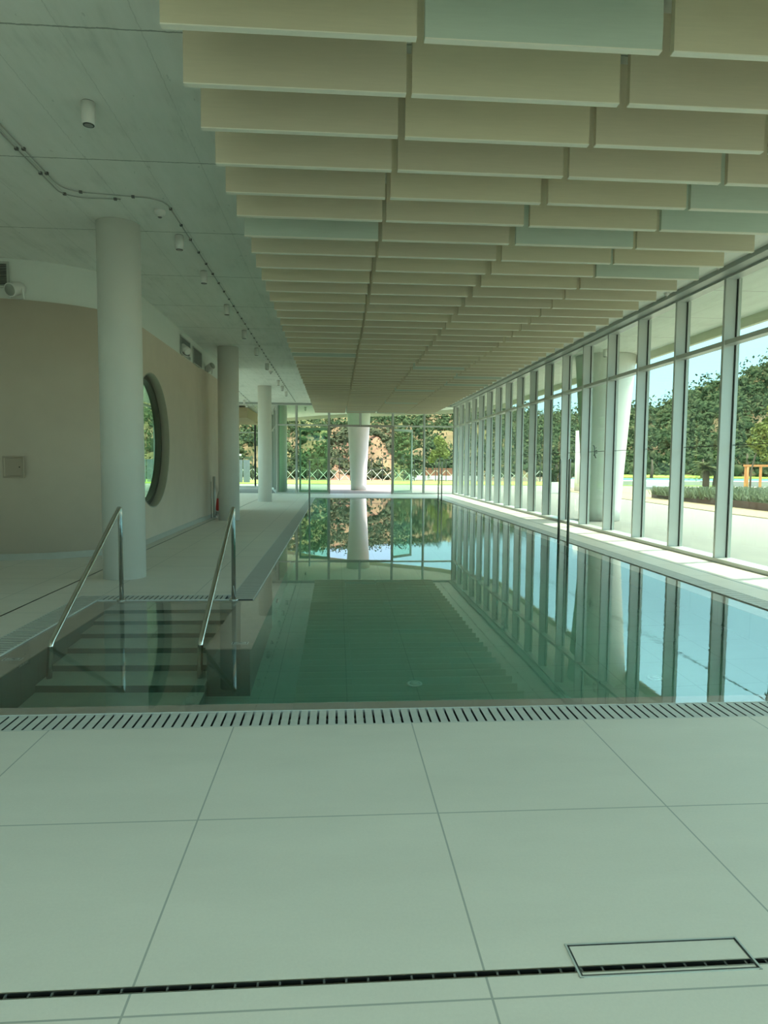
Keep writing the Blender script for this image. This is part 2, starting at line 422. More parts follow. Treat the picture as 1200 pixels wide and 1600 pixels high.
marker(-2.47,5.30,-.028, 'small pictogram tile on the coping beside the sloping handrail')
marker(-.80,5.70,-.028, 'small pictogram tile on the end of the low wall beside the steps')
dm = empty('depth_marker', (-2.37,5.24,-.10), label='small dark depth tile on the pool wall below the coping', cat='marker tile')
MB().box(0,.006,-.08,.08,-.035,.035).build('tile', M['steel_dull'], dm)
for yy in (-.045,0,.04):
    MB().add([(.007,yy-.012,-.02),(.007,yy+.012,-.02),(.007,yy+.012,.02),(.007,yy-.012,.02),(.007,yy-.006,-.013),(.007,yy+.006,-.013),(.007,yy+.006,.013),(.007,yy-.006,.013)],[(0,1,5,4),(1,2,6,5),(2,3,7,6),(3,0,4,7)]).build('numeral', M['depth'], dm)

# handrails
def handrail(x, label):
    g = empty('handrail', (x,7.51,0), label=label, cat='handrail', group='stainless pool handrails')
    p = arc([(0,0,-.03),(0,0,1.02),(0,-1.86,.005),(0,-1.91,-1.0)], .055, 6)
    # the post top is bent back sharply before the sloping rail
    MB().tube(p, .0235, 18).build('rail', M['steel'], g); rl_ = g.children[0]
    for q in ((0,0,-.014),(0,-1.91,-1.004)):
        MB().lathe([(.052,0),(.052,.010),(.046,.016),(.028,.02)], q, n=28).build('flange', M['steel'], rl_)
handrail(-2.33, 'stainless handrail on the outer side of the pool steps, before the nearest column')
handrail(-1.12, 'stainless handrail beside the low wall between steps and pool')

# vertical grab poles
def pole(x, y, h, label, r=.025, mat='pole'):
    g = empty('grab_pole', (x,y,-.03), label=label, cat='pole', group='vertical steel poles at the pool edge')
    MB().tube([(0,0,0),(0,0,h-.02),(0,0,h+.01),(0,0,h+.03)], [r,r,r*.9,r*.45], 16).build('tube', M[mat], g)
    MB().lathe([(.055,0),(.055,.012),(.03,.02)], n=24).build('flange', M['steel_dull'], g)
M['pole'] = simple('dull_pole_steel', (.30,.30,.28), .35, .8, var=.05)
pole(4.37,12.95,1.63, 'vertical steel pole at the glazed pool edge, farther of the near pair')
pole(4.37,12.42,1.63, 'vertical steel pole at the glazed pool edge, nearer of the near pair')
pole(4.37,28.6,1.63, 'vertical steel pole at the glazed pool edge, farther of the distant pair')
pole(4.37,27.7,1.63, 'vertical steel pole at the glazed pool edge, nearer of the distant pair')
pole(-.79,20.75,1.62, 'vertical pale steel pole on the column side of the pool', mat='alu')

# ------------------------------------------------------------------ ceiling and roof
edge = [(8.25,-4),(8.25,33),(7.6,35.2),(5.9,37.6),(3.2,39.5),(.6,41.3),(-1,42.9),(-2.7,45),(-4,46),(-6.3,47),(-9.5,47.3)]
tag(MB().prism(edge + [(-9.5,-4)], CH, CH+.35).build('ceiling', M['concrete']), 'light grey board-marked concrete ceiling slab', 'ceiling', kind='structure')
fa = MB()
for (a,b_) in zip(edge[:-1], edge[1:]):
    fa.bar((a[0],a[1],CH+.12), (b_[0],b_[1],CH+.12), .10, .62)
M['fascia'] = simple('cream_fascia', (.76,.72,.58), .7, var=.05)
tag(fa.build('roof_fascia', M['fascia']), 'cream fascia along the edge of the roof slab outside', 'fascia', kind='structure')

# hanging baffles
XS = [(-.930,.430),(.475,1.800),(1.862,3.120),(3.165,4.460)]
words = 'first second third fourth fifth sixth seventh eighth ninth tenth eleventh twelfth thirteenth fourteenth fifteenth sixteenth seventeenth eighteenth nineteenth'.split()
tens = {20:'twent',30:'thirt',40:'fort',50:'fift'}
def ordinal(n):
    if n <= 19: return words[n-1]
    t, u = n//10*10, n % 10
    return tens[t] + ('ieth' if u == 0 else 'y-' + words[u-1])
places = ['panel nearest the columns', 'second panel from the columns', 'second panel from the glass', 'panel nearest the glass wall']
green = {(1,1),(6,3),(5,3),(7,2),(7,0),(9,3),(3,-1),(0,1)}
protos = {}
for key in ('felt','felt_green','felt_olive'):
    for k,(a,b_) in enumerate(XS):
        w = (b_-a)/2
        protos[key,k] = (MB().box(-w,w,-.022,.022,-.205,.35).mesh('ceiling_baffle', M[key]), MB().box(-w,w,-.022,.022,-.212,-.205).mesh('bounce_strip', M['felt_bounce']))
cols = {'felt':'beige','felt_green':'grey-green','felt_olive':'sand-coloured'}
for i in range(51):
    y = 3.83 + .553*(i-1)
    for k,(a,b_) in enumerate(XS):
        key = 'felt_green' if (i,k) in green or random.random() < .04 and i > 8 else ('felt_olive' if random.random() < .3 else 'felt')
        o = bpy.data.objects.new('ceiling_baffle', protos[key,k][0]); COL.objects.link(o)
        e_ = bpy.data.objects.new('bounce_strip', protos[key,k][1]); COL.objects.link(e_); e_.parent = o; e_['label'] = 'bottom edge paled for floor bounce light'
        o.location = ((a+b_)/2 + random.uniform(-.008,.008), y, 4.01 + random.uniform(-.003,.003))
        tag(o, '%s hanging ceiling baffle, %s row from the camera, %s' % (cols[key], ordinal(i+1), places[k]), 'ceiling baffle', 'hanging ceiling baffles over the pool')
# runners the panels hang from
for x in (-.6,.1,.8,1.5,2.2,2.8,3.5,4.15):
    rr = MB().box(-.02,.02,3.0,31.2,4.365,4.40)
    for y in np.arange(3.4,31,2.2): rr.box(-.006,.006,y-.006,y+.006,4.40,4.495)
    o = rr.build('baffle_runner', M['alu_dark'], loc=(x,0,0))
    tag(o, 'thin metal runner above the ceiling baffles carrying their panels', 'ceiling rail', 'runners above the baffles')

# downlights
dl = empty('ceiling_downlight', (-2.07,6.05,CH), label='', cat='downlight', group='cylindrical downlights over the side aisle')
MB().lathe([(.052,-.006),(.050,0)], n=28).build('mounting_ring', M['dark'], dl)
MB().lathe([(.052,-.185),(.055,-.180),(.055,-.006)], n=32).build('housing', M['white'], dl); hs_ = [c for c in dl.children if c.name.startswith('housing')][0]
MB().lathe([(.044,-.190),(.046,-.184)], n=28).build('lens_rim', M['dark'], hs_)
MB().lathe([(.034,-.192),(.038,-.186)], n=28).build('lens', M['lens'], hs_)
dly = [6.05,9.37,11.05,13.3,15.77,18.16,20.88,24.96,26.77,28.88]
for i,y in enumerate(dly):
    o = dl if i == 0 else copy_tree(dl)
    o.location = (-2.07,y,CH)
    o['label'] = 'white cylindrical ceiling downlight, %s in the aisle row counting from the camera' % words[i]
for k,(x,y,l) in enumerate(((-4.35,33.0,'nearer small downlight over the far lobby beyond the curved wall'),(-4.5,35.0,'farther small downlight over the far lobby beyond the curved wall'),(-1.6,36.5,'small downlight under the roof overhang beyond the end glazing'),(6.95,17.3,'white downlight under the roof overhang outside the glass wall'))):
    o = copy_tree(dl); o.location = (x,y,CH); o['label'] = l; o['group'] = 'downlights beyond the pool hall'
# smoke detectors
def detector(x, y, label, s=1.):
    g = empty('smoke_detector', (x,y,CH), label=label, cat='smoke detector')
    MB().lathe([(.030*s,-.075*s),(.034*s,-.05*s),(.06*s,-.045*s),(.065*s,-.02*s),(.065*s,0)], n=28).build('body', M['white'], g)
    MB().lathe([(.018*s,-.085*s),(.026*s,-.075*s)], n=20).build('sensor_tip', M['lens'], g)
detector(-2.10,8.49, 'white smoke detector on the ceiling near the closest column')
detector(-2.12,22.6, 'distant smoke detector on the ceiling between far downlights')
detector(5.70,9.98, 'small white detector on the ceiling strip above the glass wall, nearer one', .7)
detector(5.72,11.6, 'small white detector on the ceiling strip above the glass wall, farther one', .7)
# conduit on the ceiling
def conduit(pts, label, clipstep=.55, offs=(0,)):
    g = empty('ceiling_conduit', (pts[0][0],pts[0][1],CH), label=label, cat='cable conduit')
    o0 = Vector((pts[0][0],pts[0][1],0))
    P = arc([(x,y,0) for x,y in pts], .25, 7)
    t = MB()
    for q in offs: t.tube([Vector(p)-o0+Vector((q,q*.3,-.012)) for p in P], .0065, 8)
    t.build('conduit_pipe', M['conduit'], g)
    acc = 0; last = P[0]; k = 0
    clips = MB()
    for p in P[1:]:
        d = (p-last); L = d.length; s = clipstep-acc
        while s <= L and k < 80:
            c = last + d*(s/L) - o0
            clips.box(c.x-.016,c.x+.016,c.y-.014,c.y+.014,-.026,0); s += clipstep; k += 1
        acc = (acc+L) % clipstep; last = p
    clips.build('clips', M['clip'], g)
M['conduit'] = simple('conduit_grey', (.42,.43,.40), .5)
M['clip'] = simple('clip_dark', (.12,.12,.11), .5)
conduit([(-2.93,4.2),(-3.01,7.95),(-1.95,8.1),(-1.95,33.5)], 'thin cable conduit with dark clips running along the concrete ceiling', offs=(0,))
conduit([(-3.02,4.2),(-3.07,8.02),(-2.9,8.14),(-2.45,8.14)], 'second thin conduit beside the clipped one near the camera', .55)
conduit([(5.30,4.0),(5.30,34.0)], 'thin conduit on the ceiling strip between baffles and glass wall', 1.5)
conduit([(-4.0,28.0),(-4.3,37.0)], 'thin conduit on the ceiling of the far lobby', .9)

# ------------------------------------------------------------------ columns
def column(x, y, r, label, top=CH-.004, r1=None, z0=0):
    r1 = r1 or r
    prof = [(r + (r1-r)*(k/14)**1.15, z0 + (top-z0)*k/14) for k in range(15)] if r1 != r else [(r,z0),(r,top)]
    o = MB().lathe(prof, n=64).build('column', M['column'], loc=(x,y,0))
    return tag(o, label, 'column', 'round concrete columns', kind='thing')
column(-2.75,9.02,.265, 'round pale concrete column nearest the camera, behind the handrail')
column(-2.80,18.12,.27, 'second round concrete column, in front of the lifebuoy')
column(-2.77,26.95,.265, 'third round concrete column from the camera in the aisle')
column(-2.80,35.9,.265, 'greenish round column just beyond the end glazing')
column(1.33,39.3,.44, 'wide tapering white column standing outside the open double doors', r1=.68)
column(7.40,18.4,.50, 'wide tapering white column outside the side glass wall', r1=.80)
column(14.55,39.2,.42, 'short free-standing pale column outside, seen past the pair of dark poles', top=3.55)

# ------------------------------------------------------------------ curved wall with the porthole
ZT = 3.9
TH = .28
def wall_path():
    P = [(-8.5,10.55),(-5.29,10.55)]
    for k in range(1,25):
        a = PI/2*k/24; P.append((-5.29 + 1.85*math.sin(a), 11.9 - 1.35*math.cos(a)))
    return P
curve = wall_path()
wl = MB()
def strip(P, z0, z1, off):
    """A thick wall along a path; off = thickness towards the back side."""
    n = len(P); inner = []
    for i,p in enumerate(P):
        a = Vector(P[max(0,i-1)]); b_ = Vector(P[min(n-1,i+1)]); d = (b_-a).normalized(); nn = Vector((-d.y,d.x))
        inner.append((p[0]+nn.x*off, p[1]+nn.y*off))
    vs = []
    for (a,b_) in zip(P, inner): vs += [(a[0],a[1],z0),(a[0],a[1],z1),(b_[0],b_[1],z1),(b_[0],b_[1],z0)]
    fs = []; sm = []
    for i in range(n-1):
        o = 4*i; fs += [(o,o+4,o+5,o+1),(o+1,o+5,o+6,o+2),(o+2,o+6,o+7,o+3),(o+3,o+7,o+4,o)]
    fs += [(0,1,2,3),(4*n-1,4*n-2,4*n-3,4*n-4)]
    return vs, fs
vs, fs = strip(curve, 0, ZT, TH); wl.add(vs, fs)
# straight part with the round opening, Y 11.9..22.4 at X=-3.44
PC, PR = (13.14,1.91), 1.26
y0,y1 = 11.9, 14.75
def holed(x_front, x_back):
    N_ = 96; rim = []; outr = []
    ylo = min(y0, PC[0]-PR-.02)
    for k in range(N_):
        a = 2*PI*k/N_; c,s_ = math.cos(a), math.sin(a)
        rim.append((PC[0]+PR*c, PC[1]+PR*s_))
        tx = ((y1 if c > 0 else ylo) - PC[0])/c if abs(c) > 1e-6 else 1e9
        tz = ((ZT if s_ > 0 else 0) - PC[1])/s_ if abs(s_) > 1e-6 else 1e9
        t = min(tx,tz); outr.append((PC[0]+t*c, PC[1]+t*s_))
    # exact corners
    for cy_,cz in ((y1,ZT),(ylo,ZT),(ylo,0),(y1,0)):
        k = min(range(N_), key=lambda q: (outr[q][0]-cy_)**2+(outr[q][1]-cz)**2); outr[k] = (cy_,cz)
    vs = []
    for X in (x_front, x_back):
        vs += [(X,p[0],p[1]) for p in rim] + [(X,p[0],p[1]) for p in outr]
    fs = []
    for k in range(N_):
        j = (k+1) % N_
        fs.append((k,j,N_+j,N_+k)); fs.append((2*N_+k,3*N_+k,3*N_+j,2*N_+j))
        fs.append((k,2*N_+k,2*N_+j,j))
    return vs, fs, ylo
vs, fs, ylo = holed(-3.44, -3.44-TH); wl.add(vs, fs)
far = [(-3.44,14.75)] + [(-3.44,16.9),(-3.445,17.1),(-3.465,17.3),(-3.47,17.45),(-3.45,17.6),(-3.42,17.8),(-3.40,18.1)] + [(-3.38,22.0)]
vs, fs = strip(far, 0, ZT, TH); wl.add(vs, fs)
for k in range(1): pass
end = [( -3.52 + .14*math.cos(a), 22.0+.14*math.sin(a)) for a in np.linspace(0,PI,13)]
wl.prism(end, 0, ZT)
w_o = wl.build('wall_left', M['plaster'])
for p in w_o.data.polygons: p.use_smooth = abs(p.normal.z) < .3 and p.area < .9 and p.center.x < -3.46 and p.center.y < 12
tag(w_o, 'pinkish clay plaster wall with a rounded end and a round window', 'wall', kind='structure')
up = MB()
P2 = [(-8.5,10.62)] + [(x-.06*0.7, y+.06*.7) for x,y in curve[1:]] + [(-3.50,12.5),(-3.50,22.0)]
vs, fs = strip(P2, ZT-.01, CH, .2); up.add(vs, fs)
tag(up.build('wall_upper', M['white_wall']), 'pale upper wall band set back above the plaster wall', 'wall', kind='structure')
sk = MB(); vs, fs = strip([(x+.006,y-.006) for x,y in curve]+[(-3.434,14.7),(-3.434,16.9),(-3.39,18.1),(-3.37,22.0)], 0, .10, .02); sk.add(vs, fs)
M['skirt'] = simple('pale_skirting', (.46,.45,.40), .6)
tag(sk.build('baseboard_left', M['skirt']), 'low pale skirting along the foot of the curved wall', 'baseboard', kind='structure')
# round window: reveal ring, dark frame, pane
pw = empty('window_40', (-3.44,PC[0],PC[1]), label='large round porthole window in the plaster wall', cat='window', kind='structure')
def ring(r0, r1, xa, xb, n=96):
    vs = []; fs = []
    for X in (xa,xb):
        for r in (r0,r1):
            vs += [(X, r*math.cos(2*PI*k/n), r*math.sin(2*PI*k/n)) for k in range(n)]
    for k in range(n):
        j = (k+1) % n
        fs += [(k,n+k,n+j,j),(2*n+k,2*n+j,3*n+j,3*n+k),(k,j,2*n+j,2*n+k),(n+k,3*n+k,3*n+j,n+j)]
    return MB().add(vs, fs)
M['reveal'] = simple('grey_reveal', (.40,.37,.31), .6)
M['bronze'] = simple('dark_bronze', (.07,.065,.05), .45)
ring(PR-.015,PR+.004,.004,-.15).build('reveal', M['reveal'], pw)
ring(PR-.10,PR-.010,-.15,-.27).build('frame', M['bronze'], pw)
MB().lathe([(PR-.09,-.235),(PR-.09,-.225)], axis='x', n=72).build('pane', M['glass'], pw)

# things on the wall and its ledge
def vent(loc, rz, w, h, slats, vertical, label):
    g = empty('air_vent', loc, rz, label=label, cat='air vent')
    MB().box(-w/2-.03,w/2+.03,-.02,0,-h/2-.03,-h/2).box(-w/2-.03,w/2+.03,-.02,0,h/2,h/2+.03).box(-w/2-.03,-w/2,-.02,0,-h/2,h/2).box(w/2,w/2+.03,-.02,0,-h/2,h/2).build('frame', M['vent_frame'], g)
    MB().box(-w/2,w/2,-.004,-.001,-h/2,h/2).build('back_plate', M['dark'], g)
    b = MB()
    for k in range(slats):
        if vertical: u = -w/2 + (k+.5)*w/slats; b.box(u-.008,u+.008,-.018,-.005,-h/2,h/2)
        else: u = -h/2 + (k+.5)*h/slats; b.add([(-w/2,-.018,u-.004),(w/2,-.018,u-.004),(w/2,-.005,u+.010),(-w/2,-.005,u+.010),(-w/2,-.018,u-.001),(w/2,-.018,u-.001),(w/2,-.005,u+.013),(-w/2,-.005,u+.013)],[(0,3,2,1),(4,5,6,7),(0,1,5,4),(1,2,6,5),(2,3,7,6),(3,0,4,7)])
    b.build('louvres', M['louvre'], g)
M['vent_frame'] = simple('vent_frame', (.46,.49,.45), .5)
M['louvre'] = simple('vent_louvre', (.34,.36,.33), .5)
vent((-5.25,10.608,4.25), 0, .80, .32, 13, False, 'dark louvred air vent on the upper wall above the curved end')
vent((-3.492,16.25,4.16), PI/2, .95, .36, 16, True, 'pale air vent on the upper wall, the nearer of two beyond the porthole')
vent((-3.492,17.62,4.14), PI/2, 1.0, .36, 16, True, 'pale air vent on the upper wall, the farther of two beyond the porthole')
def projector(loc, rz, tilt, label):
    g = empty('wall_speaker', loc, rz, label=label, cat='speaker', group='white speakers on the wall ledge')
    a = MB().lathe([(.06,-.10),(.088,-.09),(.094,-.02),(.098,.10),(.10,.13),(.092,.135)], axis='y', n=32).build('body', M['white'], g, (0,0,.15))
    a.rotation_euler = (tilt,0,0)
    f = MB().lathe([(.088,.128),(.086,.137),(.003,.139)], axis='y', n=28).build('grille', M['speaker_face'], a)
    br = MB()
    for s_ in (-1,1): br.bar((s_*.112,0,.15),(s_*.112,-.02,.0),.012,.03)
    br.box(-.118,.118,-.035,-.005,0,.010); br.build('bracket', M['white'], g)
M['speaker_face'] = simple('speaker_grille', (.36,.39,.35), .7)
projector((-4.72,10.60,ZT), 2.8, -.35, 'white cylindrical speaker on the ledge beside the dark louvred vent')
projector((-3.40,15.85,ZT), .9, .5, 'tilted white speaker on the ledge before the nearer pale vent')
projector((-3.40,18.75,ZT), -2.2, .4, 'tilted white speaker on the ledge beyond the farther pale vent')
ap = empty('access_panel', (-4.825,10.585,1.415), -.12, label='square plaster-coloured access panel in the curved wall', cat='access panel')
M['panel'] = simple('panel_paint', (.50,.41,.33), .6)
b = MB()
for a in ((-.165,.165,-.165,-.14),(-.165,.165,.14,.165)): b.box(a[0],a[1],-.035,.0,a[2],a[3])
b.box(-.165,-.14,-.035,0,-.14,.14).box(.14,.165,-.035,0,-.14,.14); b.build('frame', M['panel'], ap)
apd = MB().box(-.134,.134,-.027,0,-.134,.134).build('door', M['panel'], ap)
MB().lathe([(.010,-.030),(.010,-.026)], (.10,0,0), 'y', n=14).build('lock', M['dark'], apd)
# lifebuoy leaning at the wall and its stand pole
lb = empty('lifebuoy', (-3.24,19.55,.02), PI/2, label='red and pale lifebuoy leaning on the wall behind the second column', cat='lifebuoy')
n=48
vsw = [(.36*math.cos(2*PI*k/n), .08-.16*(.43+.36*math.sin(2*PI*k/n)), .43+.36*math.sin(2*PI*k/n)) for k in range(n)]
MB().tube(vsw, .065, 16, True).build('ring', M['red'], lb)
for a0 in (.6,2.2,3.9,5.3):
    MB().tube([(.36*math.cos(a0+t), .08-.16*(.43+.36*math.sin(a0+t)), .43+.36*math.sin(a0+t)) for t in np.linspace(0,.8,9)], .068, 16).build('band', M['rope'], lb)
sp_ = empty('stainless_post', (-3.30,18.75,0), label='slim stainless post with a rod standing at the plaster wall', cat='post')
MB().tube([(0,0,0),(0,0,1.13)], .035, 18).build('tube', M['alu'], sp_)
MB().tube([(-.02,-.32,0.01),(-.02,-.32,1.0)], .009, 10).build('rod', M['steel_dull'], sp_)
MB().lathe([(.07,0),(.07,.012),(.04,.02)], n=24).build('flange', M['steel'], sp_)

# ------------------------------------------------------------------ glazing
ZTR = 3.42
WN = [0]
def bay(p, rz, w, last=False, mz=0., split=True, lower=True, dep=.19, transom=True, label=None, mull=.058):
    """One glazing bay. Local x runs along the wall, local -y points outside, z up."""
    WN[0] += 1
    g = empty('window_%d' % WN[0], (p[0],p[1],0), rz, label=label, cat='window', kind='structure')
    m = mull/2
    b = MB().box(-m,m,-dep,0,mz,CH-.04)
    if last: b.box(w-m,w+m,-dep,0,.0,CH-.04)
    b.build('mullion', M['alu'], g)
    MB().box(m,w-m,-dep,-.0,CH-.11,CH-.04).box(m,m+.03,-dep-.05,-dep,.06 if lower else ZTR,CH-.1).box(w-m-.03,w-m,-dep-.05,-dep,.06 if lower else ZTR,CH-.1).build('frame', M['alu'], g)
    if transom: MB().box(m,w-m,-dep,-.02,ZTR-.035,ZTR+.035).build('transom', M['alu'], g)
    zg = .06 if lower else ZTR
    gk = MB().box(m-.001,m+.008,-dep-.012,-dep+.016,zg,CH-.1).box(w-m-.008,w-m+.001,-dep-.012,-dep+.016,zg,CH-.1); gk.build('gasket', M['black'], g)
    MB().box(m,w-m,-dep-.028,-dep-.016,ZTR if transom else .06,CH-.1).build('upper_pane', M['glass'], g)
    if lower:
        MB().box(0,w,-dep-.06,.03,0,.065).build('sill', M['alu'], g)
        if transom: MB().box(m,w-m,-dep-.028,-dep-.016,.065,ZTR).build('lower_pane', M['glass'], g)
        if split: MB().box(m,w-m,-dep-.031,-dep-.013,1.835,1.845).build('glazing_joint', M['black'], g)
    return g
# the long side wall, 1.5 m bays; local x -> +Y, outside -> +X
Y0 = 10.29 - 1.503*8
sidebays = []
for k in range(24):
    g = bay((6.0, Y0 + 1.503*k), PI/2, 1.503, last=(k == 23), label='glazed bay of the long side wall, %s from the camera end' % ordinal(k+1))
    sidebays.append(g)
tag(MB().box(5.80,6.24,-2,34.4,CH-.075,CH).build('trim_1', M['alu_dark']), 'grey metal strip between ceiling and side glazing', 'trim', kind='structure')
# end wall: outside -> +Y, local x -> -X
ex = [6.02,4.48,2.88,1.24,-.33,-1.95,-2.95]
for k in range(6):
    a,b_ = ex[k], ex[k+1]
    bay((a,34.15), PI, a-b_, last=(k == 5), split=False, lower=k not in (2,3), mz=ZTR-.03 if k == 3 else 0., dep=.15, label='glazed bay of the end wall, %s from the side wall corner' % words[k])
tag(MB().box(-6.3,6.2,34.12,34.36,CH-.075,CH).build('trim_2', M['alu_dark']), 'grey metal strip between ceiling and end glazing', 'trim', kind='structure')
# door lining of the two open bays
dl2 = MB().box(-.33-.06,-.33+.06,34.13,34.33,0,ZTR).box(2.88-.06,2.88+.06,34.13,34.33,0,ZTR).box(-.3,2.85,34.15,34.32,ZTR-.06,ZTR+.04)
M['bronze_grey'] = simple('door_lining_grey', (.30,.29,.26), .5)
tag(dl2.build('trim_3', M['bronze_grey']), 'grey lining of the open double doorway', 'trim', kind='structure')
def leaf(n, hinge, ang, w, label, flip):
    g = empty('door_%d' % n, hinge, ang, label=label, cat='door', kind='structure'); h = 3.30; s_ = .09
    MB().box(0,s_,-.03,.03,.02,h).box(w-s_,w,-.03,.03,.02,h).box(s_,w-s_,-.03,.03,.02,.16).box(s_,w-s_,-.03,.03,h-.12,h).build('frame', M['alu'], g)
    MB().box(s_,w-s_,-.006,.006,.16,h-.12).build('pane', M['glass'], g)
    t = MB()
    for sy_ in (-.07,.07): t.tube([(w-.045,0,1.0),(w-.045,sy_,1.0),(w-.045,sy_,1.3),(w-.045,0,1.3)], .012, 10)
    t.build('handle', M['black'], [c for c in g.children if c.name.startswith('frame')][0])
    return g
def decal(parent, x, y, z, mat, s=1., mirror=1):
    """A small brush-like mark on the glass: a bent stroke with a dot and three short strokes."""
    b = MB()
    def st_(pts): b.tube([(x+mirror*p[0]*s, y, z+p[1]*s) for p in pts], .012*s, 8)
    st_([(.16,.16),(.10,.15),(.06,.10),(.05,.02),(.05,-.05),(.02,-.10),(-.04,-.14)])
    st_([(.05,-.05),(.09,-.08)]); st_([(-.02,.03),(-.09,.035)]); st_([(-.02,-.02),(-.10,-.02)])
    b.lathe([(.004,-.004),(.018*s,0),(.004,.004)], (x-mirror*.03*s,y,z+.10*s), 'y', 12)
    b.build('glass_mark', mat, [c for c in parent.children if c.name.split('.')[0] in ('lower_pane','pane')][0])
d1 = leaf(1, (-.33,34.40,0), math.radians(176), 1.5, 'open glass door leaf folded back beside the curved wall end of the doorway', 1)
d2_ = leaf(2, (2.88,34.36,0), math.radians(42), 1.5, 'open glass door leaf with a white mark, swung out towards the side wall', -1)
decal(d2_, .75, -.012, 1.83, M['brace'], 1.1)
decal(sidebays[11], 1.15, -.235, 1.83, M['dark'], 1.0)
decal(sidebays[7], .35, -.235, 1.83, M['dark'], .9)
# return glazing beyond the aisle and the far lobby
ret = [(-2.95,34.3),(-3.4,37.7),(-3.85,41.1),(-4.15,43.2)]
for a,b_ in zip(ret[:-1], ret[1:]):
    d = Vector((a[0]-b_[0], a[1]-b_[1])); bay(b_, math.atan2(d.y,d.x)+PI if False else math.atan2(b_[1]-a[1], b_[0]-a[0])+PI, d.length, split=False, dep=.1, label='glazed bay of the return wall beyond the aisle columns') if False else None
    ang = math.atan2(b_[1]-a[1], b_[0]-a[0]); bay(a, ang, d.length, split=False, dep=.10, mull=.05, label='return glazing beyond the aisle, bay starting at %.0f metres' % a[1])
for a,b_ in ((-4.15,-5.05),(-5.05,-6.3)):
    bay((a,43.2), PI, a-b_, last=True, split=False, dep=.1, mull=.05, label='far lobby end glazing, bay %s' % ('beside the return wall' if a > -5 else 'at the outer corner'))
# hidden-side facade behind the plaster wall, outside -> -X, local x -> -Y
for k in range(14):
    bay((-6.3,43.2-2.3*k), -PI/2, 2.3, last=(k == 13), split=False, dep=.12, label='glazed bay of the facade behind the plaster wall, %s from the far corner' % words[k])
lin = MB().box(-6.15,-4.6,36.0,42.5,3.86,4.40)
tag(lin.build('lobby_bulkhead', M['brown_panel']), 'brown slatted bulkhead under the ceiling of the far lobby', 'bulkhead')
# enclosing walls outside the frame
tag(MB().box(-8.7,-8.5,-2.3,10.6,0,CH).build('wall_far_left', M['white_wall']), 'plain pale wall closing the hall', 'wall', kind='structure')
tag(MB().box(-8.5,-5.1,-2.3,-2.1,0,CH).box(3.1,6.2,-2.3,-2.1,0,CH).build('wall_back', M['white_wall']), 'plain wall behind the camera', 'wall', kind='structure')
for k in range(4):
    bay((-5.1+2.05*k,-2.1), 0, 2.05, last=(k == 3), split=False, dep=.15, label='glazed bay of the wall behind the camera, %s one' % words[k])

# ------------------------------------------------------------------ outdoors
pv = MB()
pv.box(6.3,200,-60,36,-.3,-.01); pv.box(-60,200,-60,-2.3,-.3,-.012); pv.box(-60,-8.5,-2.3,50,-.3,-.01); pv.box(-8.5,6.3,34.4,50,-.3,-.006); pv.box(6.3,40,36,50,-.3,-.01)
tag(pv.build('pavement', M['paving']), 'pale paved terrace around the building', 'pavement', kind='structure')
gd = MB().box(-300,300,50,300,-.4,-.03).box(40,300,36,50,-.4,-.03).box(-300,-60,-300,300,-.4,-.03).box(-300,300,-300,-60,-.4,-.03)
tag(gd.build('ground', M['soil']), 'bare ground around the terrace', 'ground', kind='structure')
tag(MB().box(-60,30,50,60.5,-.1,.03).build('lawn', M['grass']), 'bright green lawn strip in front of the fence', 'lawn', kind='structure')
tag(MB().add([(36,86,.05),(96,80,.05),(110,100,1.0),(44,112,1.0),(36,86,-.3),(96,80,-.3),(110,100,-.3),(44,112,-.3)],[(0,1,2,3),(7,6,5,4),(0,4,5,1),(1,5,6,2),(2,6,7,3),(3,7,4,0)]).build('lawn_far', M['grass']), 'distant lawn behind the outdoor pool', 'lawn', kind='structure')
# sandy path and planter on the glass side
def quadslab(P, z0, z1): return MB().prism(P, z0, z1)
tag(quadslab([(12.7,14),(14.6,14),(14.9,24),(15.9,33),(17,44),(13.8,44),(13.0,27),(12.6,20.5)], -.1, .012).build('sandy_path', M['tan']), 'sandy strip between terrace and planter', 'path', kind='structure')
tag(quadslab([(15.0,31.6),(40,31.6),(40,47),(17.4,47),(16,36)], -.1, .016).build('sandy_court', M['tan']), 'sandy court beyond the planter', 'path', kind='structure')
pl = empty('corten_planter', (14.6,22,0), label='rust-brown steel planter edge full of lavender outside the glass wall', cat='planter')
pp = [(14.45,14),(14.6,22),(15.05,31.3),(24.5,31.3),(24.5,14)]
ed = MB()
for a,b_ in zip(pp, pp[1:]+pp[:1]): ed.bar((a[0]-14.6,a[1]-22,.13),(b_[0]-14.6,b_[1]-22,.13),.02,.28)
ed.build('edge', M['corten'], pl)
MB().prism([(x-14.6,y-22) for x,y in pp], -.02,.2).build('bed', M['soil'], pl)

